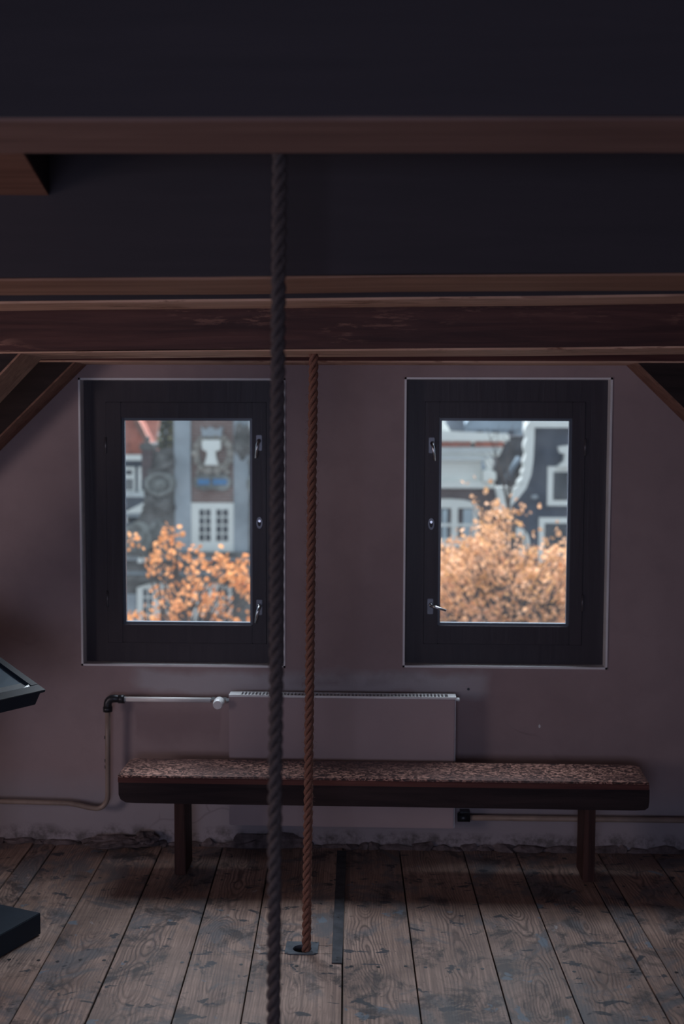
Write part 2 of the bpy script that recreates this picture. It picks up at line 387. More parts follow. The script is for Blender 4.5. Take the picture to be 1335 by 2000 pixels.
# ------------------------------------------------------------------ floor
YW = 4.47                                            # room face of the window wall
floor = thing('floor', (0, 3, 0), kind='structure', label='worn grey-brown plank floor running towards the window wall')
sub = MB().box(-3.42, 2.62, -2.2, YW+.1, -.10, -.030)
build('subfloor', sub, M_HOLE, floor)
SK = -0.033                                          # boards run slightly askew to the wall
seams = [-3.42, -3.24, -3.02, -2.81, -2.62, -2.41, -2.19, -1.98, -1.77, -1.56, -1.345, -1.255, -1.043, -.838, -.603, -.413, -.136, .082, .328, .527, .765, .842, 1.05, 1.27, 1.48, 1.70, 1.92, 2.14, 2.36, 2.62]
for i in range(len(seams)-1):
    a, b = seams[i]+.0024, seams[i+1]-.0024
    cx = (a+b)/2; hw = (b-a)/2
    # local coordinates: x across, y along
    mb = MB(); ys = [-6.1, -3.0, -1.2, -.9, -.6, -.3, 0, .3, .46]; top = rnd.uniform(-.0015, .0015)
    if abs(cx+.2745) < .02:                           # the board with the rope hole: four pieces round the opening
        hx0, hx1, hy0, hy1 = -.016, .043, -.468, -.410
        for (x0, x1, y0, y1) in ((-hw, hw, -6.1, hy0), (-hw, hw, hy1, .46), (-hw, hx0, hy0, hy1), (hx1, hw, hy0, hy1)):
            mb.box(x0, x1, y0, y1, -.028, top)
        top0 = top
    else:
        mb.box(-hw, hw, -6.1, .46, -.028, top)
    p = build('plank', mb, M_FLOOR, bevel=0.0012)
    p.location = (cx, 4.0, 0); p.rotation_euler = (0, 0, -SK)
    p.parent = floor; p.matrix_parent_inverse = parent_world(floor).inverted()
    nl = MB()
    if hw > .06:
        for yy in (-.545, -1.16, .12):
            for xx in ((-hw+.03, .0, hw-.03) if hw > .1 else (-hw+.03, hw-.03)):
                px, py = xx+rnd.uniform(-.012, .012), yy+rnd.uniform(-.008, .008)
                nl.add([(px+.0062*math.cos(q*math.pi/4), py+.0062*math.sin(q*math.pi/4), top+.0008) for q in range(8)], [tuple(range(8))])
        n = build('nails', nl, M_IRON, kind='stuff'); n.parent = p
# ------------------------------------------------------------------ window wall with its two openings
OPEN = [(-1.163, -.380, .707, 1.808), (.078, .849, .714, 1.813)]
def pierced(x0, x1, z0, z1, y0, y1, holes):
    mb = MB(); xs = sorted({x0, x1, *[h[0] for h in holes], *[h[1] for h in holes]}); zs = sorted({z0, z1, *[h[2] for h in holes], *[h[3] for h in holes]})
    for i in range(len(xs)-1):
        for k in range(len(zs)-1):
            mx, mz = (xs[i]+xs[i+1])/2, (zs[k]+zs[k+1])/2
            if any(h[0] < mx < h[1] and h[2] < mz < h[3] for h in holes): continue
            a, b, c, d = xs[i], xs[i+1], zs[k], zs[k+1]
            mb.add([(a, y0, c), (b, y0, c), (b, y0, d), (a, y0, d)], [(0, 1, 2, 3)])
            mb.add([(a, y1, c), (b, y1, c), (b, y1, d), (a, y1, d)], [(3, 2, 1, 0)])
    for h in holes:
        a, b, c, d = h
        mb.add([(a, y0, c), (b, y0, c), (b, y0, d), (a, y0, d), (a, y1, c), (b, y1, c), (b, y1, d), (a, y1, d)], [(0, 1, 5, 4), (1, 2, 6, 5), (2, 3, 7, 6), (3, 0, 4, 7)])
    mb.add([(x0, y0, z0), (x1, y0, z0), (x1, y0, z1), (x0, y0, z1), (x0, y1, z0), (x1, y1, z0), (x1, y1, z1), (x0, y1, z1)], [(0, 1, 5, 4), (1, 2, 6, 5), (2, 3, 7, 6), (3, 0, 4, 7)])
    return mb
wall = thing('wall_back', (0, YW, 0), kind='structure', label='plastered wall with two dark framed windows')
build('plaster', pierced(-3.40, 2.62, -.1, 2.9, YW, YW+.16, OPEN), M_PLASTER, wall)
# broken plaster along the foot of the wall
x = -1.55; k = 0
while x < 1.6:
    wd = rnd.uniform(.035, .15); hh = rnd.uniform(.008, .026)
    build('stone', MB().blob((x+wd/2, YW-.004, .002), wd*.56, rnd.uniform(.012, .026), hh, .5, k, 2), M_STONE, wall)
    x += wd*.93; k += 1
build('stone', MB().blob((-.44, YW-.002, .012), .15, .028, .042, .35, 91, 3), M_STONE, wall)
build('nail_hole', MB().disc_y(.327, .628, .0055, YW-.0012, YW+.002, 10), M_IRON, wall)
build('nail_hole', MB().disc_y(.60, .487, .004, YW-.0012, YW+.002, 10, 1.8), M_RADW, wall)
lump = build('plaster_lump', MB().blob((-1.02, 4.425, .024), .105, .040, .020, .55, 5, 3).blob((-.915, 4.425, .038), .045, .035, .028, .5, 8, 3), M_STONE)
tag(lump, 'broken lump of old plaster lying at wall foot left of bench leg', 'rubble')

# windows
def window(name, op, glass, handle_side, lower_open, label):
    x0, x1, z0, z1 = op; gx0, gx1, gz0, gz1 = glass
    W = thing(name, ((x0+x1)/2, YW+.05, z0), label=label, kind='structure')
    R = MB(); t = .004; e = .0035                          # white painted lining, a hair proud of the wall
    for a in ((x0-e, x0+t, z0-e, z1+e), (x1-t, x1+e, z0-e, z1+e), (x0-e, x1+e, z0-e, z0+t), (x0-e, x1+e, z1-t, z1+e)):
        R.box(a[0], a[1], YW-.004, YW+.055, a[2], a[3])
    build('reveal', R, M_REVEAL, W, label='white painted edge of the opening')
    fo, si = .088, .012
    sx0, sx1, sz0, sz1 = x0+.088, x1-.072, z0+.078, z1-.085
    if handle_side < 0: sx0, sx1 = x0+.075, x1-.085
    def ring(a0, a1, b0, b1, c0, c1, d0, d1, y0, y1):
        m = MB()
        m.box(a0, c0, y0, y1, b0, b1); m.box(c1, a1, y0, y1, b0, b1); m.box(c0, c1, y0, y1, b0, d0); m.box(c0, c1, y0, y1, d1, b1); return m
    build('frame', ring(x0+t, x1-t, z0+t, z1-t, sx0+.001, sx1-.001, sz0+.001, sz1-.001, YW+.050, YW+.090), M_FRAME, W)
    S = build('sash', ring(sx0+.002, sx1-.002, sz0+.002, sz1-.002, gx0, gx1, gz0, gz1, YW+.046, YW+.090), M_FRAME, W, bevel=.002)
    build('rebate', ring(sx0-.02, sx1+.02, sz0-.02, sz1+.02, sx0+.02, sx1-.02, sz0+.02, sz1-.02, YW+.0905, YW+.110), M_FRAME, W)
    build('bead', ring(gx0-.001, gx1+.001, gz0-.001, gz1+.001, gx0+.010, gx1-.010, gz0+.010, gz1-.010, YW+.060, YW+.078), plainbead, S)
    build('pane', MB().box(gx0+.002, gx1-.002, YW+.080, YW+.084, gz0+.002, gz1-.002), M_GLASS, W)
    hx = (gx1+sx1)/2 if handle_side > 0 else (gx0+sx0)/2
    yf = YW+.046
    for zc, low in ((1.567 if handle_side > 0 else 1.560, False), (.930 if handle_side > 0 else .940, True)):
        H = build('handle', MB().box(hx-.012, hx+.010, yf-.005, yf+.001, zc-.030, zc+.030), M_PLATEM, W, bevel=.002, label='steel espagnolette handle')
        sp = MB().tube([(hx, yf-.004, zc+.008), (hx, yf-.030, zc+.008)], .007, 10)
        build('spindle', sp, M_CHROME, H, True)
        if low and lower_open:
            pts = [(hx, yf-.028, zc+.006), (hx+.020, yf-.034, zc+.001), (hx+.058, yf-.040, zc-.010)]
        elif low:
            pts = [(hx+.004, yf-.028, zc+.010), (hx-.003, yf-.036, zc-.010), (hx-.012, yf-.036, zc-.055)]
        else:
            pts = [(hx+.002*handle_side, yf-.028, zc+.010), (hx-.004*handle_side, yf-.036, zc-.008), (hx-.009*handle_side, yf-.036, zc-.058)]
        build('lever', MB().tube(pts, [.0065, .0055, .0045], 10), M_CHROME, H, True)
    K = build('keyhole', MB().ring_y(hx, 1.259, .007, .012, yf-.004, yf+.001, 18, 1.9), M_PLATEM, W)
    build('keyhole_slot', MB().disc_y(hx, 1.266, .005, yf-.003, yf, 12), M_CHROME, K)
    hgx = sx0+.001 if handle_side > 0 else sx1-.001
    for zc in (1.555, .957):
        build('hinge', MB().tube([(hgx, yf+.001, zc-.032), (hgx, yf+.001, zc+.032)], .005, 10), M_FRAME2, W, True)
    return W
plainbead = plain('blue_grey_bead', (.10, .13, .17), .3, .5, var=.1)
M_FRAME2 = plain('dull_hinge', (.12, .12, .14), .4, .5, .5)
window('window_1', OPEN[0], (-1.006-.008, -.516+.008, .864-.006, 1.655+.006), 1, False, 'left dark framed window looking onto the stone bell house')
window('window_2', OPEN[1], (.217-.008, .705+.008, .871-.006, 1.658+.006), -1, True, 'right dark framed window with the lower handle turned out')

# ------------------------------------------------------------------ unseen shell of the room
def dormer(name, cx, cy, cz, wdt, hgt, along):
    W = thing(name, (cx, cy, cz), kind='structure', label='dormer frame outside the view for left daylight or added rear fill')
    m = MB()
    for s in (-1, 1):
        if along == 'y':
            m.box(cx-.04, cx+.04, cy+s*wdt/2-.03, cy+s*wdt/2+.03, cz-hgt/2, cz+hgt/2); m.box(cx-.04, cx+.04, cy-wdt/2, cy+wdt/2, cz+s*hgt/2-.03, cz+s*hgt/2+.03)
        else:
            m.box(cx+s*wdt/2-.03, cx+s*wdt/2+.03, cy-.04, cy+.04, cz-hgt/2, cz+hgt/2); m.box(cx-wdt/2, cx+wdt/2, cy-.04, cy+.04, cz+s*hgt/2-.03, cz+s*hgt/2+.03)
    build('frame', m, M_FRAME, W); return W
dormer('window_3', -3.43, 1.70, 1.02, 1.06, 1.16, 'y'); dormer('rear_fill_frame', -.36, -2.02, 1.10, 1.56, 1.46, 'x')  # rear frame is invented, only surrounds the added fill lamp
def swap(mb):
    mb.v = [Vector((v.y, v.x, v.z)) for v in mb.v]; return mb
o = build('wall_left', swap(pierced(-2.1, YW+.1, -.1, 2.9, -3.48, -3.40, [(1.20, 2.20, .47, 1.57)])), M_ROOM, kind='structure')
o = build('wall_right', MB().box(2.60, 2.68, -2.1, YW+.1, -.1, 2.9), M_ROOM, kind='structure')
o = build('wall_front', pierced(-3.48, 2.68, -.1, 2.9, -2.06, -1.98, [(-1.11, .39, .40, 1.80)]), M_ROOM, kind='structure')  # hole added for the rear fill lamp
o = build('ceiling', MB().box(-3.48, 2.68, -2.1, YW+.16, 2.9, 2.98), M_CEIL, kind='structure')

# ------------------------------------------------------------------ ceiling timbers
def beam(y0, y1, zb, zt, tilt, face, label, under, group=None):
    b = thing('ceiling_beam', (0, (y0+y1)/2, zb), label, 'beam', group)
    def pt(x, y, z): return (x, y, z+tilt*x)
    def bx(m, x0, x1, a, c, z0, z1):
        n = 14
        for i in range(n):
            u0, u1 = x0+(x1-x0)*i/n, x0+(x1-x0)*(i+1)/n
        xs = [x0+(x1-x0)*i/n for i in range(n+1)]
        vs = []
        for X in xs:
            j = .004*mnoise.noise(Vector((X*1.6, zb*9, a*3)))
            j2 = .004*mnoise.noise(Vector((X*1.6+7, zb*9, a*3)))
            vs += [pt(X, a+j2, z0+j), pt(X, c, z0+j), pt(X, c, z1), pt(X, a+j2, z1)]
        fs = [(0, 1, 2, 3), tuple(4*n+q for q in (3, 2, 1, 0))]
        for i in range(n):
            for q in range(4): fs.append((4*i+q, 4*i+4+q, 4*i+4+(q+1) % 4, 4*i+(q+1) % 4))
        m.add(vs, fs); return m
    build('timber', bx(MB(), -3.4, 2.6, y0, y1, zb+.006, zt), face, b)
    build('underside', bx(MB(), -3.4, 2.6, y0+.002, y1-.002, zb, zb+.006), under, b, label='underside coloured lighter as if lit')
    return b
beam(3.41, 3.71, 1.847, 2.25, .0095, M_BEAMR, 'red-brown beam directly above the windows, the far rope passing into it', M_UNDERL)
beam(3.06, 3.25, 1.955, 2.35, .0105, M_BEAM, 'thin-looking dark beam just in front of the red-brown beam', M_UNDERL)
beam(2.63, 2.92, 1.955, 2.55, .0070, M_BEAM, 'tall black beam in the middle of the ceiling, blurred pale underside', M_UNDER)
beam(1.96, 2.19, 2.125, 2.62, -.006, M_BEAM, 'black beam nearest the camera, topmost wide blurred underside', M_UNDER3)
# wall plate and braces
pl = thing('wall_plate', (0, 4.38, 1.862), 'narrow red-brown timber lying along the wall top above both windows', 'beam')
build('timber', MB().box(-1.30, 1.14, 4.29, YW+.02, 1.868, 2.3), M_PLATE, pl)
build('underside', MB().box(-1.30, 1.14, 4.292, YW-.001, 1.862, 1.868), M_UNDERL, pl, label='underside coloured lighter as if lit')
def brace(name, p0, p1, wid, y0, y1, side, label, face, under=None):
    b = thing(name, (p1[0], (y0+y1)/2, p1[1]), label, 'brace')
    d = Vector((p1[0]-p0[0], 0, p1[1]-p0[1])).normalized(); nrm = Vector((d.z, 0, -d.x))
    if nrm.z < 0: nrm = -nrm
    q = [Vector((p0[0], 0, p0[1])), Vector((p1[0], 0, p1[1]))]
    poly = [q[0]+nrm*.006, q[1]+nrm*.006, q[1]+nrm*wid, q[0]+nrm*wid]
    build('timber', MB().prism([(v.x, v.z) for v in poly], y0, y1), face, b)
    poly = [q[0], q[1], q[1]+nrm*.006, q[0]+nrm*.006]
    build('underside', MB().prism([(v.x, v.z) for v in poly], y0+.001, y1-.001), under or M_UNDER, b, label='lower edge coloured lighter as if lit')
    return b
M_UNDER2 = timber('lit_brace_edge', (.17, .085, .062), (.31, .165, .12), 0, None, .65, .2)  # light on brace and joist edges painted in as paler wood
brace('wall_brace', (-1.132, 1.862), (-2.98, .067), .34, 4.30, YW-.002, -1, 'dark diagonal timber against the wall left of the left window', M_BRACE, M_UNDER2)
brace('wall_brace', (.897, 1.866), (2.30, .518), .34, 4.30, YW-.002, 1, 'dark diagonal timber against the wall right of the right window', M_BRACE, M_UNDER2)
brace('beam_brace', (-1.060, 1.838), (-2.80, .05), .16, 3.42, 3.64, -1, 'diagonal brace under the red-brown beam at the far left edge', M_BRACE)
jo = thing('ceiling_joist', (-.90, 2.41, 2.13), 'short brown joist bridging two black beams at upper left', 'beam')
jm = MB().add([(-1.05, 2.19, 2.136), (-.667, 2.19, 2.134), (-.745, 2.63, 2.143), (-1.1, 2.63, 2.146), (-1.05, 2.19, 2.36), (-.667, 2.19, 2.36), (-.745, 2.63, 2.36), (-1.1, 2.63, 2.36)],
              [(0, 3, 2, 1), (4, 5, 6, 7), (0, 1, 5, 4), (1, 2, 6, 5), (2, 3, 7, 6), (3, 0, 4, 7)])
build('timber', jm, M_BEAM, jo)
jm = MB().add([(-1.05, 2.192, 2.130), (-.669, 2.192, 2.128), (-.747, 2.628, 2.137), (-1.1, 2.628, 2.140), (-1.05, 2.192, 2.136), (-.669, 2.192, 2.134), (-.747, 2.628, 2.143), (-1.1, 2.628, 2.146)],
              [(0, 3, 2, 1), (4, 5, 6, 7), (0, 1, 5, 4), (1, 2, 6, 5), (2, 3, 7, 6), (3, 0, 4, 7)])
build('underside', jm, M_UNDER2, jo, label='underside coloured lighter as if lit')

# ------------------------------------------------------------------ ropes
def rope(name, p0, p1, m, label, sign=1, fuzz=0, seed=0):
    p0, p1 = Vector(p0), Vector(p1); T = thing(name, p0, label, 'rope')
    L = (p1-p0).length; d = (p1-p0).normalized(); e1 = d.cross(Vector((0, 1, 0))).normalized(); e2 = d.cross(e1)
    e2 = -e2 if e1.cross(e2).dot(d) < 0 else e2
    pitch = .079; n = int(L/pitch*14); R, r = .0083, .0068
    def c(s, ph):
        a = 2*math.pi*s/pitch+ph
        sw = .0012*mnoise.noise(Vector((s*3, seed, 0)))
        return p0+d*s+e1*(R*math.cos(a)+sw)+e2*(R*math.sin(a))
    for k in range(3):
        ph = 2*math.pi*k/3
        build('strand', MB().tube([c(L*i/n, ph) for i in range(n+1)], r, 8), m, T, True)
    if fuzz:
        fz = MB(); rr = random.Random(seed)
        for _ in range(fuzz):
            s = rr.uniform(0, L); a = rr.uniform(0, 2*math.pi); q = p0+d*s; o1 = e1*math.cos(a)+e2*math.sin(a); tn = -e1*math.sin(a)+e2*math.cos(a)
            ln = rr.uniform(.004, .013); st = q+o1*.0135
            fz.tube([st, st+o1*ln*.45+tn*ln*.4+d*rr.uniform(-.4, .7)*ln, st+o1*ln*.8+tn*ln*rr.uniform(.2, 1)+d*rr.uniform(-.8, 1)*ln], .0003, 3)
        build('loose_fibres', fz, m, T, kind='stuff')
    return T
rope('rope', (-.2335, 3.553, -.022), (-.2135, 3.553, 1.93), M_ROPE, 'thin red-brown twisted rope hanging from beam through the floor hole', fuzz=420, seed=3)
rope('rope', (-.2160, 2.25, .005), (-.1965, 2.25, 2.6), M_ROPE2, 'thick-looking dark blurred rope hanging nearest the camera', fuzz=0, seed=9)

# floor fittings
fp = thing('rope_hole_plate', (-.2485, 3.568, .0), 'small grey floor plate with round hole for the rope', 'plate')
mb = MB(); hxc, hyc, hr = -.247, 3.562, .029; n = 24
corners = [(-.299, 3.524), (-.1965, 3.524), (-.1985, 3.614), (-.300, 3.612)]
vo, vi = [], []
for k in range(n):
    a = 2*math.pi*k/n; dx, dy = math.cos(a), math.sin(a)
    tx = min(((-.1975-hxc)/dx if dx > 1e-6 else 9), ((-.2995-hxc)/dx if dx < -1e-6 else 9)); ty = min(((3.613-hyc)/dy if dy > 1e-6 else 9), ((3.524-hyc)/dy if dy < -1e-6 else 9))
    q = min(tx, ty); vo.append((hxc+dx*q, hyc+dy*q)); vi.append((hxc+dx*hr, hyc+dy*hr*.95))
vs = [(p[0], p[1], .0042) for p in vo]+[(p[0], p[1], .0042) for p in vi]+[(p[0], p[1], .0008) for p in vo]+[(p[0], p[1], -.026) for p in vi]
fs = []
for k in range(n):
    j = (k+1) % n; fs += [(k, j, n+j, n+k), (k, 2*n+k, 2*n+j, j), (n+k, n+j, 3*n+j, 3*n+k)]
mb.add(vs, fs); M_FPLATE = plain('grey_hole_plate', (.105, .125, .15), .75, .2, var=.3, scale=30)
build('plate', mb, M_FPLATE, fp)
for (qx, qy) in ((-.291, 3.605), (-.206, 3.606), (-.292, 3.531), (-.205, 3.531)):
    build('screw', MB().add([(qx+.003*math.cos(a*math.pi/4), qy+.003*math.sin(a*math.pi/4), .0048) for a in range(8)], [tuple(range(8))]), M_IRON, fp)
stp = thing('metal_strip', (-.15, 3.9, 0), 'long dark iron strip nailed over floor joint from wall forward', 'strip')
build('strip', MB().add([(-.1505, 3.468, .0015), (-.1190, 3.468, .0015), (-.137, 4.42, .0015), (-.173, 4.42, .0015), (-.1505, 3.468, .0050), (-.1190, 3.468, .0050), (-.137, 4.42, .0050), (-.173, 4.42, .0050)],
      [(0, 3, 2, 1), (4, 5, 6, 7), (0, 1, 5, 4), (1, 2, 6, 5), (2, 3, 7, 6), (3, 0, 4, 7)]), M_STRIP, stp)
for (qx, qy) in ((-.1355, 3.487), (-.1345, 3.502), (-.144, 3.80), (-.15, 4.05)):
    build('screw', MB().add([(qx+.0035*math.cos(a*math.pi/4), qy+.0035*math.sin(a*math.pi/4), .0056) for a in range(8)], [tuple(range(8))]), M_IRON, stp)

# ------------------------------------------------------------------ bench
B = thing('bench', (0, 4.2, 0), 'long dark wooden bench with worn flecked top below the windows', 'bench')
bf, bb, bt = 4.10, 4.325, .383
seat = MB().add([(-.946, bf, bt-.007), (.938, bf, bt-.007), (.953, bb, bt-.007), (-.953, bb, bt-.007), (-.946, bf, bt), (.938, bf, bt), (.918, bb, bt), (-.928, bb, bt)],
                [(0, 3, 2, 1), (4, 5, 6, 7), (0, 1, 5, 4), (1, 2, 6, 5), (2, 3, 7, 6), (3, 0, 4, 7)])
build('seat', seat, M_BENCHTOP, B, bevel=.003, label='worn reddish flecked top board')
build('seat_edge', MB().prism([(-.9455, bt-.0265), (.9385, bt-.0265), (.9385, bt-.007), (-.9455, bt-.007)], bf+.001, bb-.004), M_PLATE, B, bevel=.002, label='dark red edge of the seat board')
prof = [(-.944, bt-.026), (-.944, bt-.070), (-.937, bt-.088), (-.918, bt-.099), (-.88, bt-.101), (.89, bt-.101), (.925, bt-.099), (.937, bt-.090), (.940, bt-.070), (.940, bt-.026)]
build('apron', MB().prism(prof, bf+.004, bb-.01), M_BENCH, B)
for xl in (-.7325, .742):
    s = -1 if xl < 0 else 1
    build('leg', MB().add([(xl-.021, 4.155, 0), (xl+.021, 4.155, 0), (xl+.021, 4.30, 0), (xl-.021, 4.30, 0), (xl-.019, 4.145, bt-.10), (xl+.019, 4.145, bt-.10), (xl+.019, 4.30, bt-.10), (xl-.019, 4.30, bt-.10)],
          [(0, 3, 2, 1), (4, 5, 6, 7), (0, 1, 5, 4), (1, 2, 6, 5), (2, 3, 7, 6), (3, 0, 4, 7)]), M_LEG, B, bevel=.003)

# ------------------------------------------------------------------ radiator and pipes
Rd = thing('radiator', (-.15, 4.40, .12), 'flat panel radiator on the wall behind the bench', 'radiator')
rx0, rx1, rz0, rz1 = -.581, .2745, .115, .612
build('front_panel', MB().box(rx0, rx1-.004, 4.368, 4.378, rz0, rz1), M_RAD, Rd, bevel=.003)
build('back_panel', MB().box(rx0+.01, rx1-.012, 4.413, 4.423, rz0+.01, rz1-.012), M_RAD, Rd)
fin = MB()
for i in range(26):
    xf = rx0+.02+i*.0318; fin.box(xf, xf+.002, 4.378, 4.413, rz0+.03, rz1-.02)
build('fins', fin, M_RAD, Rd, kind='stuff')
for xs_, lb in ((rx0+.001, 'l'), (rx1-.006, 'r')):
    build('side_panel', MB().box(xs_, xs_+.005, 4.376, 4.424, rz0, rz1+.004), M_RADW, Rd, bevel=.0015)
gr = build('top_grille', MB().box(rx0, rx1, 4.3665, 4.374, rz1-.001, rz1+.007).box(rx0, rx1, 4.418, 4.425, rz1-.002, rz1+.007).box(rx0, rx0+.045, 4.374, 4.418, rz1+.001, rz1+.007).box(rx1-.03, rx1, 4.374, 4.418, rz1+.001, rz1+.007), M_RADW, Rd, label='white enamel top grille')
sl_ = MB(); xq = rx0+.052
while xq < rx1-.04:
    sl_.box(xq, xq+.006, 4.374, 4.418, rz1+.001, rz1+.0065); xq += .0135
build('grille_slats', sl_, M_RADW, gr, kind='stuff')
build('bleed_valve', MB().tube([(rx1, 4.40, .604), (rx1+.014, 4.40, .604)], .006, 10).tube([(rx1+.010, 4.385, .604), (rx1+.010, 4.41, .604)], .005, 8), M_RADW, Rd, True)
build('wall_bracket', MB().box(.298, .335, 4.435, YW-.001, .125, .160), M_IRON, Rd)
vl = thing('radiator_valve', (-.617, 4.40, .592), 'white round thermostat knob left of the radiator', 'valve')
build('body', MB().tube([(rx0-.0005, 4.40, .590), (-.655, 4.40, .590)], .0085, 12), M_CHROME, vl, True)
build('knob', MB().tube([(-.618, 4.392, .590), (-.618, 4.375, .590), (-.618, 4.335, .589), (-.618, 4.325, .589)], [.015, .0195, .0195, .016], 24), M_RADW, vl, False)
for xq in (-.600, -.644):
    build('nut', MB().tube([(xq-.006, 4.40, .590), (xq+.006, 4.40, .590)], .0135, 6), M_CHROME, vl)
pp = thing('heating_pipe', (-1.05, 4.41, .17), 'beige pipe rising from left wall edge to the radiator valve', 'pipe')
M_PIPEW = plain('glossy_white_pipe', (.85, .87, .88), .25, .5, var=.08)
build('upper_run', MB().tube([(-.995, 4.40, .590), (-.655, 4.40, .590)], .0095, 14), M_PIPEW, pp, True, label='pale glossy horizontal length')
def arc(c, r, a0, a1, n=8): return [(c[0]+r*math.cos(a0+(a1-a0)*i/n), c[1], c[2]+r*math.sin(a0+(a1-a0)*i/n)) for i in range(n+1)]
build('elbow', MB().tube([(-.990, 4.40, .590)]+arc((-1.026, 4.40, .568), .024, math.pi/2, math.pi)+[(-1.050, 4.40, .545)], [.013]+[.0155]*9+[.0165], 14), M_IRON, pp, True, label='dark iron elbow fitting')
build('collar', MB().tube([(-1.008, 4.40, .590), (-.985, 4.40, .590)], .0165, 14), M_IRON, pp, True)
build('collar', MB().tube([(-1.050, 4.40, .560), (-1.050, 4.40, .541)], .0180, 14), M_IRON, pp, True)
build('lower_run', MB().tube([(-1.050, 4.40, .545), (-1.052, 4.402, .40), (-1.054, 4.404, .215)]+[(-1.054+.045*(math.cos(a)-1), 4.406, .215-.055*math.sin(a)) for a in [math.pi/2*i/6 for i in range(1, 7)]]+[(-1.13, 4.408, .163), (-1.17, 4.408, .172), (-1.21, 4.408, .179), (-1.6, 4.408, .184), (-1.95, 4.408, .186), (-1.99, 4.408, .17), (-2.0, 4.408, .13), (-2.0, 4.408, -.02)], .0098, 14), M_PIPE, pp, True)
for zz in (.44, .35, .325):
    build('paint_chip', MB().box(-1.0640, -1.0605, 4.398, 4.404, zz-.006, zz+.006), M_IRON, pp)
p2 = thing('heating_pipe', (.8, 4.43, .13), 'dim beige pipe low on wall right of the radiator', 'pipe')
build('run', MB().tube([(.33, 4.43, .138), (.9, 4.43, .140), (2.55, 4.43, .145)], .0105, 14), M_PIPE, p2, True)
build('fitting', MB().tube([(.288, 4.43, .138), (.335, 4.43, .138)], .0165, 12), M_IRON, p2, True, label='dark iron fitting')

# ------------------------------------------------------------------ display stand at the left edge
D = thing('display_stand', (-1.25, 3.45, 0), 'dark blue-black display lectern with tilted glass top at left edge', 'stand')
u1 = Vector((-.925, .38, 0)).normalized(); u2 = Vector((-.40, -.917, 0)).normalized()
c0 = Vector((-1.092, 3.638, 0))
def slab(c, a, b, h0, h1, la, lb):
    m = MB(); q = [c, c+b*lb, c+b*lb+a*la, c+a*la]
    return m.add([v+Vector((0, 0, h0)) for v in q]+[v+Vector((0, 0, h1)) for v in q], [(0, 3, 2, 1), (4, 5, 6, 7), (0, 1, 5, 4), (1, 2, 6, 5), (2, 3, 7, 6), (3, 0, 4, 7)])
build('base', slab(c0, u1, u2, 0.002, .0715, .50, .62), M_STAND, D, bevel=.002)
build('column', slab(c0+u1*.17+u2*.22, u1, u2, .07, .86, .09, .18), M_STAND, D, bevel=.004)
ct = Vector((-1.053, 3.60, .805)); s1 = (u1+Vector((0, 0, .50))).normalized(); s2 = (u2+Vector((0, 0, .05))).normalized(); nn = s1.cross(s2).normalized()
if nn.z < 0: nn = -nn
LA, LB, fwid = .50, .64, .033
def tslab(a0, a1, b0, b1, h0, h1):
    q = [ct+s1*a0+s2*b0, ct+s1*a0+s2*b1, ct+s1*a1+s2*b1, ct+s1*a1+s2*b0]
    return [v+nn*h0 for v in q]+[v+nn*h1 for v in q], [(0, 3, 2, 1), (4, 5, 6, 7), (0, 1, 5, 4), (1, 2, 6, 5), (2, 3, 7, 6), (3, 0, 4, 7)]
fr = MB()
for a in ((0, fwid, 0, LB), (LA-fwid, LA, 0, LB), (fwid, LA-fwid, 0, fwid), (fwid, LA-fwid, LB-fwid, LB)): fr.add(*tslab(*a, -.010, 0))
build('top_frame', fr, M_STAND, D, bevel=.0015)
build('case', MB().add(*tslab(.008, LA-.008, .006, LB-.008, -.062, -.010)), M_STAND, D, bevel=.004)
build('sheet', MB().add(*tslab(fwid, LA-fwid, fwid, LB-fwid, -.0099, -.0085)), M_SHEET, D, label='blue-grey printed sheet under the glass')
build('card', MB().add(*tslab(fwid+.004, fwid+.030, fwid+.010, fwid+.16, -.0084, -.0076)), M_PAPER, D, label='pale strip at the corner of the sheet')
build('glass', MB().add(*tslab(fwid-.002, LA-fwid+.002, fwid-.002, LB-fwid+.002, -.0045, -.002)), M_CASEGLASS, D)

# ================================================================== outside
def ex(px, py, Y): v = at(px, py, Y=Y); return v.x, v.z
def rect(mb, x0, y0, x1, y1, Y, d, t=.3):               # a slab standing at distance Y, its face d proud of the wall plane
    a = ex(x0, y1, Y); b = ex(x1, y0, Y); return mb.box(a[0], b[0], Y-d, Y+t, a[1], b[1])
def poly(mb, pts, Y, d, t=.3): return mb.prism([ex(x, y, Y) for x, y in pts], Y-d, Y+t)
GZ = -9.0
build('ground', MB().box(-40, 40, 6, 70, GZ-.2, GZ), M_STREET, kind='structure', label='paved street far below the windows')
def panes(parent, x0, y0, x1, y1, nx, ny, Y, d, gap=3.0):
    for i in range(nx):
        for k in range(ny):
            w_, h_ = (x1-x0)/nx, (y1-y0)/ny
            build('pane', rect(MB(), x0+i*w_+gap/2, y0+k*h_+gap/2, x0+(i+1)*w_-gap/2, y0+(k+1)*h_-gap/2, Y, d, .02-d if d < .02 else 0.0), M_PANE, parent)

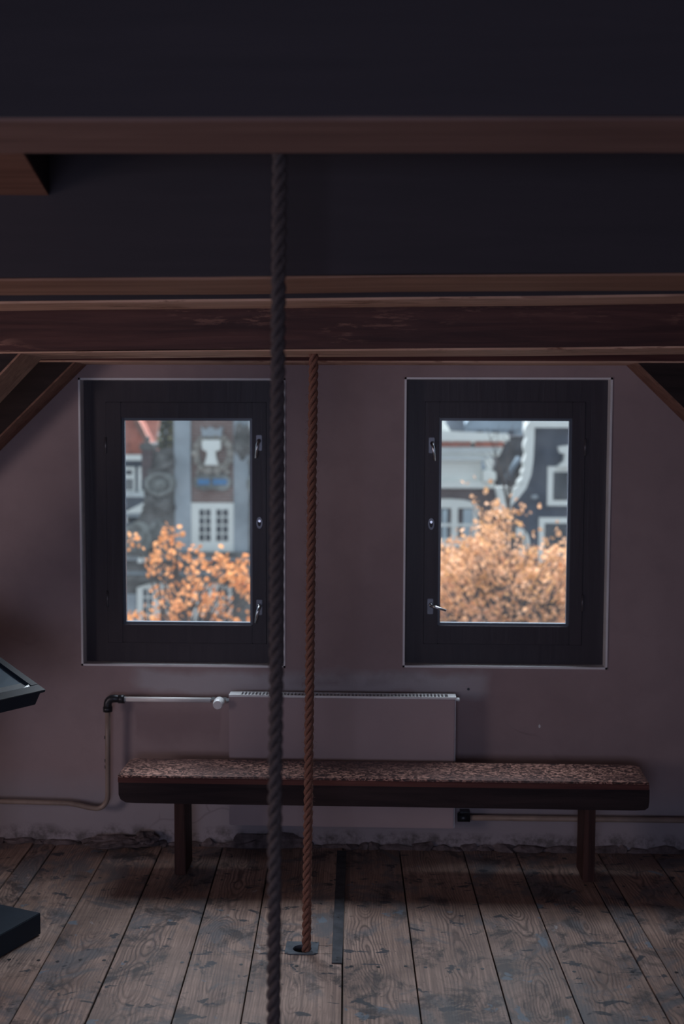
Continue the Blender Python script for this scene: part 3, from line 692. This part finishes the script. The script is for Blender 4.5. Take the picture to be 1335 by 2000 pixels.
# --- stone bell house (seen through the left window)
YA = 30.0
A = thing('stone_bell_house', (at(415, 900, Y=YA).x, YA, GZ), 'grey stone and brick gable house with a white bell emblem', 'house')
mb = MB(); g0 = ex(240, 1222, YA)
poly(mb, [(283, 885), (344, 870), (344, 800), (488, 800), (488, 870), (547, 885), (547, 1000), (592, 1030), (592, 1240), (241, 1240), (241, 1050), (283, 1000)], YA, 0, 3.0)
build('gable_wall', mb, M_DSTONE, A)
mb = MB(); q0, q1 = ex(241, 1240, YA), ex(592, 1240, YA); mb.box(q0[0], q1[0], YA, YA+6, GZ, q0[1]+.05); build('lower_wall', mb, M_ASHLAR, A)
build('brick_panel', rect(MB(), 372, 790, 460, 984, YA, .05, .2), M_BRICK, A)
build('pilaster', rect(MB(), 343, 780, 373, 1078, YA, .16, .2), M_ASHLAR, A)
build('pilaster', rect(MB(), 458, 780, 488, 1078, YA, .16, .2), M_ASHLAR, A)
build('wall_strip', rect(MB(), 300, 1000, 343, 1078, YA, .06, .2), M_ASHLAR, A)
build('wall_strip', rect(MB(), 488, 1000, 545, 1078, YA, .06, .2), M_ASHLAR, A)
build('carved_drop', MB().blob((*ex(476, 862, YA)[:1], YA-.18, ex(476, 862, YA)[1]), .24, .14, .42, .5, 3, 3), M_DSTONE, A)
# emblem
E_ = build('emblem_wreath', MB().ring_y(*ex(417, 885, YA), .36, .52, YA-.16, YA-.02, 28, 1.0), M_TAN, A, label='carved grey-tan wreath round the bell')
for k in range(14):
    a = 2*math.pi*k/14; c = ex(417, 885, YA)
    build('carved_leaf', MB().blob((c[0]+.46*math.cos(a), YA-.17, c[1]+.47*math.sin(a)), .11, .06, .09, .4, k, 1), M_TAN, E_)
build('crest', poly(MB(), [(395, 834), (402, 840), (412, 834), (424, 840), (436, 833), (434, 852), (397, 852)], YA, .22, -.03), M_ASHLAR, A)
bc = ex(415, 906, YA)
bell = poly(MB(), [(397, 859), (433, 859), (434, 876), (430, 880), (423, 881), (424, 893), (429, 908), (401, 908), (406, 893), (407, 881), (401, 880), (397, 876)], YA, .28, -.1)
build('bell', bell, M_WHITE, A, bevel=.02, label='white bell emblem')
cart = build('cartouche', poly(MB(), [(380, 934), (390, 926), (404, 924), (416, 928), (430, 924), (443, 927), (452, 935), (452, 946), (444, 957), (430, 958), (416, 955), (400, 958), (387, 955), (378, 946)], YA, .16, 0), M_VOLUTE, A, bevel=.02)
build('plaque', rect(MB(), 388, 935, 411, 946, YA, .18, -.15), M_BLUEP, cart, label='blue plaque half')
build('plaque', rect(MB(), 417, 935, 445, 946, YA, .18, -.15), M_BLUEP, cart, label='blue plaque half')
for k, (qx, qy, s) in enumerate([(398, 918, .1), (412, 915, .09), (425, 912, .11), (436, 915, .1), (445, 921, .08), (388, 922, .08)]):
    c = ex(qx, qy, YA); build('carved_leaf', MB().blob((c[0], YA-.1, c[1]), s, .08, s*.8, .5, k+20, 2), M_TAN, A)
# white windows
def far_window(parent, x0, y0, x1, y1, cases, ny, Y, d=.06, nx=2, round_top=0):
    mb = MB(); 
    if round_top:
        n = 8; pts = [(x0, y1), (x0, y0+round_top)]+[(x0+(x1-x0)*i/n, y0+round_top*(1-math.sin(math.pi*i/n))) for i in range(1, n)]+[(x1, y0+round_top), (x1, y1)]
        poly(mb, pts, Y, d, .2)
    else: rect(mb, x0, y0, x1, y1, Y, d, .2)
    W = build('window', mb, M_WHITE, parent)
    for (a, b, c, e) in cases: panes(W, a, b, c, e, nx, ny, Y, d+.012)
    return W
far_window(A, 374, 982, 459, 1078, [(389, 993, 414, 1057), (422, 993, 448, 1057)], 4, YA, .12)
far_window(A, 269, 1137, 344, 1300, [(280, 1148, 301, 1300), (317, 1148, 339, 1300)], 9, YA, .12, 2, 10)
far_window(A, 377, 1137, 453, 1300, [(387, 1148, 408, 1300), (426, 1148, 448, 1300)], 9, YA, .12, 2, 10)
# cornice of several mouldings
for (ya, yb, d, m) in ((1078, 1084, .35, M_DSTONE), (1084, 1092, .22, M_ASHLAR), (1092, 1104, .12, M_DSTONE), (1104, 1112, .28, M_DSTONE), (1116, 1124, .18, M_ASHLAR), (1124, 1133, .30, M_DSTONE)):
    build('cornice_moulding', rect(MB(), 241, ya, 592, yb, YA, d, .2), m, A)
build('wall_strip', rect(MB(), 241, 1160, 266, 1300, YA, .05, .2), M_ASHLAR, A)
# left and right carved shoulders
for s in (1, -1):
    def mx(x): return x if s > 0 else 830-x
    def pp_(pts): return [(mx(x), y) for x, y in pts]
    sh = build('shoulder_pier', poly(MB(), pp_([(280, 878), (299, 878), (299, 932), (280, 936)]), YA, .25, .5), M_DBRICK, A)
    build('pier_cap', poly(MB(), pp_([(277, 868), (284, 864), (296, 864), (302, 868), (301, 878), (278, 878)]), YA, .32, .5), M_DSTONE, sh)
    c = ex(mx(289), 858, YA); build('ball', MB().blob((c[0], YA-.05, c[1]), .07, .07, .08, .1, 2, 2), M_DSTONE, sh)
    vo_ = build('volute', poly(MB(), pp_([(299, 900), (312, 888), (330, 884), (343, 886), (343, 1000), (300, 990), (284, 968), (283, 942), (290, 928)]), YA, .16, .2), M_DSTONE, A)
    c = ex(mx(316), 944, YA)
    build('scroll', MB().disc_y(c[0], c[1], .40, YA-.30, YA-.1, 24, .8).ring_y(c[0], c[1], .28, .36, YA-.38, YA-.1, 24, .8).disc_y(c[0]+.03, c[1]-.02, .14, YA-.42, YA-.1, 16, .85), M_VOLUTE, vo_)
    build('shelf', poly(MB(), pp_([(290, 918), (343, 896), (343, 905), (296, 930)]), YA, .34, -.1), M_DSTONE, vo_)
    c = ex(mx(312), 985, YA); build('moss_carving', MB().blob((c[0], YA-.14, c[1]), .40, .2, .26, .5, 14, 3), M_DSTONE, vo_)
    lo = build('volute', poly(MB(), pp_([(286, 985), (343, 1000), (343, 1078), (241, 1078), (242, 1046), (255, 1026), (272, 1012)]), YA, .20, .2), M_DSTONE, A)
    c = ex(mx(274), 1048, YA)
    build('scroll', MB().disc_y(c[0], c[1], .42, YA-.32, YA-.1, 24, .95).ring_y(c[0], c[1], .28, .36, YA-.40, YA-.1, 24, .95).disc_y(c[0], c[1], .14, YA-.44, YA-.1, 16, 1), M_VOLUTE, lo)
    c = ex(mx(310), 1040, YA); build('moss_carving', MB().blob((c[0], YA-.14, c[1]), .26, .14, .40, .45, 34, 3), M_VOLUTE, lo)
    build('pale_block', poly(MB(), pp_([(276, 1086), (288, 1086), (288, 1096), (274, 1096)]), YA, .38, -.1), M_WHITE, lo)

# --- slate-blue house with the red roof, farther left
YB = 37.0
Bh = thing('red_roofed_house', (at(200, 900, Y=YB).x, YB, GZ), 'slate-blue house under a steep red tiled roof at far left', 'house')
q0, q1 = ex(100, 1240, YB), ex(306, 890, YB)
build('front_wall', MB().box(q0[0], q1[0], YB, YB+5, GZ, q1[1]), M_SLATE, Bh)
build('roof', poly(MB(), [(90, 888), (120, 815), (150, 790), (250, 790), (270, 822), (302, 888)], YB, .1, 1.0), M_TILE, Bh)
tl = MB(); r2 = random.Random(4)
for row in range(18):
    yy = 886-row*4.6
    xr = 300-(886-yy)*.52
    xx = 150
    while xx < xr-4:
        a = ex(xx, yy, YB); tl.box(a[0], a[0]+.062, YB-.17+row*.002, YB-.09, a[1], a[1]+.075+r2.uniform(0, .01)); xx += 4.4
build('roof_tiles', tl, M_TILE, Bh, kind='stuff')
rg = MB()
for k in range(16):
    a = ex(266+k*2.3, 816+k*4.4, YB); rg.obox((a[0], YB-.2, a[1]), Vector((.075, 0, .03)), Vector((0, .1, 0)), Vector((.03, 0, -.055)))
build('ridge_tiles', rg, M_RIDGE, Bh, kind='stuff')
build('rear_roof', poly(MB(), [(258, 780), (314, 780), (310, 820), (302, 868), (286, 868)], YB+2.5, 0, .3), M_RIDGE, Bh)
build('cornice', rect(MB(), 100, 888, 300, 898, YB, .3, .1), M_WHITE, Bh)
for x0 in (240, 271, 209, 178):
    Wn = build('window', rect(MB(), x0, 912, x0+24, 960, YB, .08, .1), M_WHITE, Bh)
    build('pane', rect(MB(), x0+6, 918, x0+19, 927, YB, .09, 0), M_PANE, Wn)
    for k in (0, 1): build('pane', rect(MB(), x0+6+k*8, 935, x0+12+k*8, 957, YB, .09, 0), M_PANE, Wn)
build('sill_band', rect(MB(), 100, 961, 300, 969, YB, .25, .1), M_OFFW, Bh)
build('lower_tiles', rect(MB(), 100, 969, 300, 990, YB, .12, .1), M_DTILE, Bh)
build('dormer_roof', poly(MB(), [(246, 1000), (284, 981), (300, 992), (300, 1000)], YB, .5, .1), M_WHITE, Bh)
build('gutter', rect(MB(), 100, 1000, 292, 1007, YB, .4, .1), M_ASHLAR, Bh)
build('white_band', rect(MB(), 100, 1008, 252, 1019, YB, .35, .1), M_WHITE, Bh)
build('lower_band', rect(MB(), 100, 1019, 300, 1050, YB, .3, .1), M_DTILE, Bh)

# --- two plainer houses farther along the row, seen only from a step to the side
for (nm, xa, xb, Yh, top, m1, lab) in (('brick_row_house', -330, 92, 37.5, 800, M_DBRICK, 'dark brick row house left of the red-roofed house'), ('grey_row_house', 1412, 1850, 31.0, 850, M_ASHLAR, 'grey row house right of the scalloped gable')):
    Hh = thing(nm, (at((xa+xb)/2, 900, Y=Yh).x, Yh, GZ), lab, 'house')
    q0, q1 = ex(xa, 1240, Yh), ex(xb, top, Yh); build('front_wall', MB().box(q0[0], q1[0], Yh, Yh+4, GZ, q1[1]), m1, Hh)
    build('cornice', rect(MB(), xa, top-14, xb, top, Yh, .4, .4), M_WHITE, Hh)
    build('roof', poly(MB(), [(xa, top-14), (xb, top-14), (xb-70, top-90), (xa+70, top-90)], Yh+.6, 0, 3), M_TILE, Hh)
    for k in range(4):
        for yy in (top+40, top+190): far_window(Hh, xa+30+k*100, yy, xa+85+k*100, yy+90, [(xa+38+k*100, yy+9, xa+77+k*100, yy+82)], 3, Yh, .1)
# --- white corniced house (right window, left side)
YC = 30.5
Ch = thing('white_cornice_house', (at(800, 900, Y=YC).x, YC, GZ), 'dark brick house with a deep white cornice and arched window', 'house')
q0, q1 = ex(606, 1240, YC), ex(964, 945, YC)
build('brick_wall', MB().box(q0[0], q1[0], YC, YC+5, GZ, q1[1]), M_DBRICK, Ch)
build('upper_wall', rect(MB(), 606, 862, 940, 948, YC, .05, 4), M_WHITE, Ch)
build('cornice', poly(MB(), [(606, 842), (880, 842), (988, 847), (990, 860), (606, 860)], YC, .55, 3), M_WHITE, Ch)
tl = MB(); xx = 608
while xx < 980:
    if not 912 < xx < 921:
        a = ex(xx, 872, YC); tl.box(a[0], a[0]+.055, YC-.42, YC-.2, a[1], a[1]+.12+r2.uniform(0, .015))
    xx += 4.6
build('tile_row', tl, M_TILE, Ch, kind='stuff', label='strip of red roof tiles')
for (ya, yb, d, m, xe) in ((860, 864, .40, M_WHITE, 984), (873, 883, .40, M_OFFW, 974), (884, 889, .32, M_WHITE, 968), (890, 897, .38, M_OFFW, 945), (940, 951, .22, M_WHITE, 964)):
    build('moulding', rect(MB(), 606, ya, xe, yb, YC, d, .1), m, Ch)
for k, pts in enumerate(([(944, 893), (958, 893), (962, 903), (958, 916), (948, 914), (944, 903)], [(940, 918), (952, 914), (966, 922), (966, 938), (940, 940)], [(958, 872), (980, 872), (972, 890), (962, 892)])):
    build('bracket', poly(MB(), pts, YC, .36, .1), M_WHITE, Ch, bevel=.02)
far_w = build('window', poly(MB(), [(790, 1064), (790, 984), (810, 977), (840, 974), (880, 974), (905, 976), (925, 981), (934, 988), (934, 1064)], YC, .10, .2), M_WHITE, Ch)
for (a, b) in ((800, 822), (832, 880), (893, 922)):
    P_ = build('pane', rect(MB(), a, 992, b, 1050, YC, .112, -.1), M_PANE, far_w)
for xk in (640, 715):
    far_window(Ch, xk, 978, xk+52, 1064, [(xk+8, 990, xk+24, 1052), (xk+29, 990, xk+45, 1052)], 2, YC, .1, 1, 6)
for (a, b) in ((862, 873), (903, 921)): build('curtain', rect(MB(), a, 994, b, 1050, YC, .118, -.113), M_CURTAIN, far_w)
build('crossbar', rect(MB(), 797, 1022, 925, 1027, YC, .13, -.1), M_WHITE, far_w)
build('sill', rect(MB(), 786, 1058, 938, 1066, YC, .25, 0), M_WHITE, Ch)
build('chimney', rect(MB(), 877, 800, 912, 843, YC, -1.0, 2.0), M_DTILE, Ch)
build('parapet', poly(MB(), [(800, 800), (858, 800), (866, 822), (878, 842), (800, 842)], YC, .2, .4), M_WHITE, Ch)

# --- blue-black house with white scalloped gable (right window, right side)
YD = 29.5
Dh = thing('black_gable_house', (at(1180, 900, Y=YD).x, YD, GZ), 'blue-black gabled house with white scalloped edge at right', 'house')
curve = [(1041, 826), (1040, 860), (1038, 900), (1034, 927), (1024, 953), (1010, 971), (994, 988)]
mirror = [(2380-x, y) for x, y in reversed(curve)]
build('front_wall', poly(MB(), [(985, 1240)]+[(985, 1000)]+list(reversed(curve))+list(reversed(mirror))+[(1395, 1000), (1395, 1240)], YD, 0, 1.2), M_DARKF, Dh)
q0, q1 = ex(985, 1240, YD), ex(1395, 1240, YD); build('lower_wall', MB().box(q0[0], q1[0], YD, YD+5, GZ, q0[1]+.05), M_DARKF, Dh)
build('coping', rect(MB(), 1030, 823, 1350, 835, YD, .3, 1.0), M_WHITE, Dh)
inner = []
for i in range(len(curve)-1):
    (xa, ya), (xb, yb) = curve[i], curve[i+1]
    for k in range(6):
        t = k/6; inner.append((xa+(xb-xa)*t, ya+(yb-ya)*t))
inner.append(curve[-1])
outer = []
for i, (xx, yy) in enumerate(inner):
    j = min(i+1, len(inner)-1); h = max(i-1, 0); dx, dy = inner[j][0]-inner[h][0], inner[j][1]-inner[h][1]; L = math.hypot(dx, dy)
    wv = 13+5*abs(math.sin(i*.62)); outer.append((xx-dy/L*wv, yy+dx/L*wv))
for s in (1, -1):
    a = [(x if s > 0 else 2380-x, y) for x, y in inner]; b = [(x if s > 0 else 2380-x, y) for x, y in outer]
    m = MB(); vs = [(*ex(*p, YD)[:1], YD-.28, ex(*p, YD)[1]) for p in a]+[(ex(*p, YD)[0], YD-.28, ex(*p, YD)[1]) for p in b]
    vs = [(v[0], v[1], v[2]) for v in vs]; n = len(a); vs += [(v[0], YD+.3, v[2]) for v in vs]
    fs = []
    for i in range(n-1): fs += [(i, i+1, n+i+1, n+i), (2*n+i, 3*n+i, 3*n+i+1, 2*n+i+1), (i, 2*n+i, 2*n+i+1, i+1), (n+i, n+i+1, 3*n+i+1, 3*n+i)]
    fs += [(0, n, 3*n, 2*n), (n-1, 3*n-1, 4*n-1, 2*n-1)]
    build('scalloped_edge', m.add(vs, fs), M_WHITE, Dh)
    def mx(x): return x if s > 0 else 2380-x
    build('pedestal', poly(MB(), [(mx(x), y) for x, y in [(966, 950), (992, 950), (990, 962), (986, 976), (994, 984), (994, 998), (964, 998), (966, 984), (971, 974), (968, 962)]], YD, .3, .2), M_WHITE, Dh, bevel=.02)
    ov = ex(mx(1010), 1060, YD); build('oval_frame', MB().ring_y(*ov, .14, .29, YD-.14, YD+.02, 22, 1.35), M_WHITE, Dh)
    build('oval_pane', MB().disc_y(*ov, .16, YD-.03, YD+.01, 18, 1.4), M_PANE, Dh)
for (x0, y0, x1, y1, bars) in ((1067, 912, 1313, 987, ()), (1050, 1012, 1330, 1112, (1080, 1099))):
    W = build('window', rect(MB(), x0, y0, x1, y1, YD, .12, .1), M_WHITE, Dh)
    if bars:
        ys = [y0+10]+list(bars)+[y1+14]
    else: ys = [y0+10, y1-11]
    xm = (x0+x1)/2
    for i in range(len(ys)-1):
        for (a, b) in ((x0+11, xm-5), (xm+5, x1-11)):
            build('pane', rect(MB(), a, ys[i]+(5 if i else 0), b, ys[i+1], YD, .135, -.1), M_PANE, W)
build('sill', rect(MB(), 1056, 1117, 1325, 1125, YD, .28, 0), M_WHITE, Dh)
build('hood', poly(MB(), [(1087, 872), (1120, 868), (1260, 868), (1293, 872), (1290, 884), (1282, 886), (1284, 900), (1296, 912), (1084, 912), (1098, 900), (1100, 886), (1090, 884)], YD, .25, 0), M_WHITE, Dh)
c = ex(1042, 970, YD); build('wall_lamp', MB().blob((c[0], YD-.1, c[1]), .09, .1, .06, .2, 1, 2), M_ASHLAR, Dh)
# roof slope and rainpipe between the two houses
M_RHS = plain('mossy_slate', (.075, .075, .080), .9, .1, var=.6, scale=3, bump=.5, bdist=.03)
RH = thing('slate_roof_house', (at(1000, 900, Y=33).x, 33, GZ), 'dark slate roof between the white cornice and the scalloped gable', 'house')
build('roof', poly(MB(), [(940, 965), (968, 905), (985, 858), (1000, 852), (1050, 850), (1050, 1000), (940, 1000)], 33.0, 0, 2), M_RHS, RH)
q0, q1 = ex(935, 1240, 33.0), ex(1060, 985, 33.0); build('wall', MB().box(q0[0], q1[0], 33, 35, GZ, q1[1]), M_DARKF, RH)
a, b = ex(1013, 893, 32.6), ex(978, 950, 32.6)
build('rainpipe', MB().tube([(a[0], 32.6, a[1]), (b[0], 32.6, b[1])], .075, 10), M_FARH, RH, True, label='pale blue-grey slanting pipe')
# far pale front closing the gap
YF = 46
FH = thing('pale_far_house', (at(950, 850, Y=YF).x, YF, GZ), 'pale blue-grey house far behind the white cornice', 'house')
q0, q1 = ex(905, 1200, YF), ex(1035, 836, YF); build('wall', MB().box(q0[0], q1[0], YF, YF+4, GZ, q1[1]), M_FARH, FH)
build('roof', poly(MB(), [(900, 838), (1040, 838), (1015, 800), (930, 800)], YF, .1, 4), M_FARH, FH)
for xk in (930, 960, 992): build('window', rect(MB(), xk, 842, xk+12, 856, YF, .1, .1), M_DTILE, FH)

# ------------------------------------------------------------------ trees
def leaf_mesh(name, m, s):
    pts = [(0, 0, 0), (.40, .20, .04), (.50, .62, .10), (0, 1.0, .0), (-.50, .62, .10), (-.40, .20, .04), (0, .5, -.07)]
    me = bpy.data.meshes.new(name); me.from_pydata([(x*s, (y-.5)*s, z*s) for x, y, z in pts], [], [(0, 1, 6), (1, 2, 6), (2, 3, 6), (3, 4, 6), (4, 5, 6), (5, 0, 6)])
    me.materials.append(m); return me
def tree(name, label, base, trunk_top, cl, leaves_per, spread, lsize, m, seed, bare=(), singles=300, group=None):
    rr = random.Random(seed); T = thing(name, base, label, 'tree', group)
    bx, by, bz = base; tx, ty, tz = trunk_top
    tr = [(bx+(tx-bx)*t+.08*math.sin(t*5+seed), by+(ty-by)*t, bz+(tz-bz)*t) for t in [i/10 for i in range(11)]]
    rt = [.16*(1-.85*i/10)+.015 for i in range(11)]
    build('trunk', MB().tube(tr, rt, 10), M_BARK, T, True)
    br = MB()
    for c in cl:
        c = Vector(c)
        h = max(0.35, min(.97, (c.z-rr.uniform(.5, 1.2)-bz-.2)/(tz-bz))); i = h*10; i0 = min(int(i), 9)
        s = Vector(tr[i0]).lerp(Vector(tr[i0+1]), i-i0)
        m1 = s.lerp(c, .5)+Vector((rr.uniform(-.1, .1), rr.uniform(-.1, .1), -.18)); 
        br.tube([s, s.lerp(m1, .5)+Vector((0, 0, -.03)), m1, m1.lerp(c, .5)+Vector((rr.uniform(-.05, .05), 0, .02)), c], [.022, .017, .012, .008, .004], 5, False)
    for (p, q) in bare:
        p, q = Vector(p), Vector(q); k = p.lerp(q, .5)+Vector((rr.uniform(-.08, .08), 0, 0)); br.tube([p, k, q], [.014, .009, .003], 5, False)
        for _ in range(3):
            t = rr.uniform(.3, .9); s = p.lerp(q, t); br.tube([s, s+Vector((rr.uniform(-.35, .35), rr.uniform(-.2, .2), rr.uniform(.1, .45)))], [.006, .002], 4, False)
    build('branches', br, M_BARK, T, True, kind='stuff')
    L = []
    for c in cl:
        for _ in range(leaves_per):
            p = Vector(c)+Vector((rr.gauss(0, spread), rr.gauss(0, spread), rr.gauss(0, spread)))
            e = (rr.uniform(-1.2, 1.2), rr.uniform(-1.2, 1.2), rr.uniform(0, 6.28)); s = rr.uniform(.7, 1.25)
            q = Matrix.Translation(p) @ Matrix.Rotation(e[2], 4, 'Z') @ Matrix.Rotation(math.pi/2+e[0], 4, 'X') @ Matrix.Rotation(e[1], 4, 'Y') @ Matrix.Scale(s, 4)
            L.append((p.y, q))
    L.sort(key=lambda a: a[0])
    me = leaf_mesh('leaf', m, lsize); inv = parent_world(T).inverted()
    for _, q in L[:singles]:
        o = bpy.data.objects.new('leaf', me); COL.objects.link(o); o.parent = T; o.matrix_parent_inverse = inv; o.matrix_basis = q
    rest = MB(); vs0 = [v.co.copy() for v in me.vertices]; fs0 = [tuple(p.vertices) for p in me.polygons]
    for _, q in L[singles:]: rest.add([q @ v for v in vs0], fs0)
    if rest.v:
        me2 = bpy.data.meshes.new('foliage'); me2.from_pydata([tuple(v) for v in rest.v], [], rest.f); me2.materials.append(m)
        o = bpy.data.objects.new('foliage', me2); COL.objects.link(o); o.parent = T; o.matrix_parent_inverse = inv; o['kind'] = 'stuff'
    return T
def contour(pts, x):
    for (a, b), (c, d) in zip(pts, pts[1:]):
        if a <= x <= c: return b+(d-b)*(x-a)/(c-a)
    return 2000
def crown(cont, n, Y, dy, ymax, seed, extra=()):
    rr = random.Random(seed); out = []; x0, x1 = cont[0][0], cont[-1][0]
    while len(out) < n:
        x, y = rr.uniform(x0, x1), rr.uniform(950, ymax)
        if y > contour(cont, x): out.append(at(x, y, Y=Y+rr.uniform(-dy, dy)))
    return out+[at(x, y, Y=Y+rr.uniform(-dy, dy)*.3) for x, y in extra]
YT1 = 15.0
c1 = [(60, 1340), (180, 1280), (250, 1215), (285, 1190), (300, 1150), (308, 1100), (318, 1062), (334, 1030), (350, 1066), (364, 1110), (380, 1092), (400, 1092), (440, 1080), (470, 1070), (500, 1085), (540, 1120), (600, 1260)]
cl1 = crown(c1, 185, YT1, 1.0, 1420, 11, [(334, 1040), (330, 1058), (342, 1062), (318, 1075), (326, 1090), (306, 1094), (298, 1110), (303, 1100), (340, 1110), (380, 1096), (372, 1112), (430, 1108), (442, 1112), (420, 1110), (262, 1058), (247, 1218), (268, 1216)])
b1 = at(345, 1300, Y=YT1)
tree('amber_tree', 'young tree with sparse amber leaves seen through left window', (b1.x, YT1, GZ), tuple(at(335, 1075, Y=YT1)), cl1, 11, .080, .070, M_LEAF1, 21)
YT2 = 17.0
c2 = [(700, 1400), (750, 1180), (800, 1110), (862, 1085), (900, 1076), (930, 1050), (950, 1005), (972, 988), (988, 1005), (997, 1065), (1030, 1098), (1048, 1110), (1062, 1080), (1085, 1068), (1112, 1080), (1160, 1100), (1240, 1180), (1330, 1400)]
cl2 = crown(c2, 960, YT2, 1.5, 1345, 12, [(975, 995), (968, 1005), (1032, 1004), (960, 1020), (918, 966), (1040, 1052)])
tp = at(992, 1000, Y=YT2)
bares = [(tp, at(x, y, Y=YT2)) for x, y in ((985, 880), (962, 862), (1000, 830), (975, 905), (1018, 900), (950, 835))]
tree('peach_tree', 'broad tree of peach-orange leaves filling the right window', (at(990, 1300, Y=YT2).x, YT2, GZ), tuple(tp), cl2, 13, .125, .068, M_LEAF2, 22, bares)
YT3 = 43.6
c3 = [(306, 905), (309, 825), (318, 790), (330, 780), (342, 790), (346, 905)]
cl3 = []
rr = random.Random(5)
for _ in range(70): cl3.append(at(rr.uniform(309, 344), rr.uniform(800, 900), Y=YT3+rr.uniform(-.4, .4)))
tree('dark_green_tree', 'dark green tree between red roof and stone pilaster', (at(326, 900, Y=YT3).x, YT3, GZ), tuple(at(326, 830, Y=YT3)), cl3, 11, .16, .15, M_LEAF3, 23, (), 0)
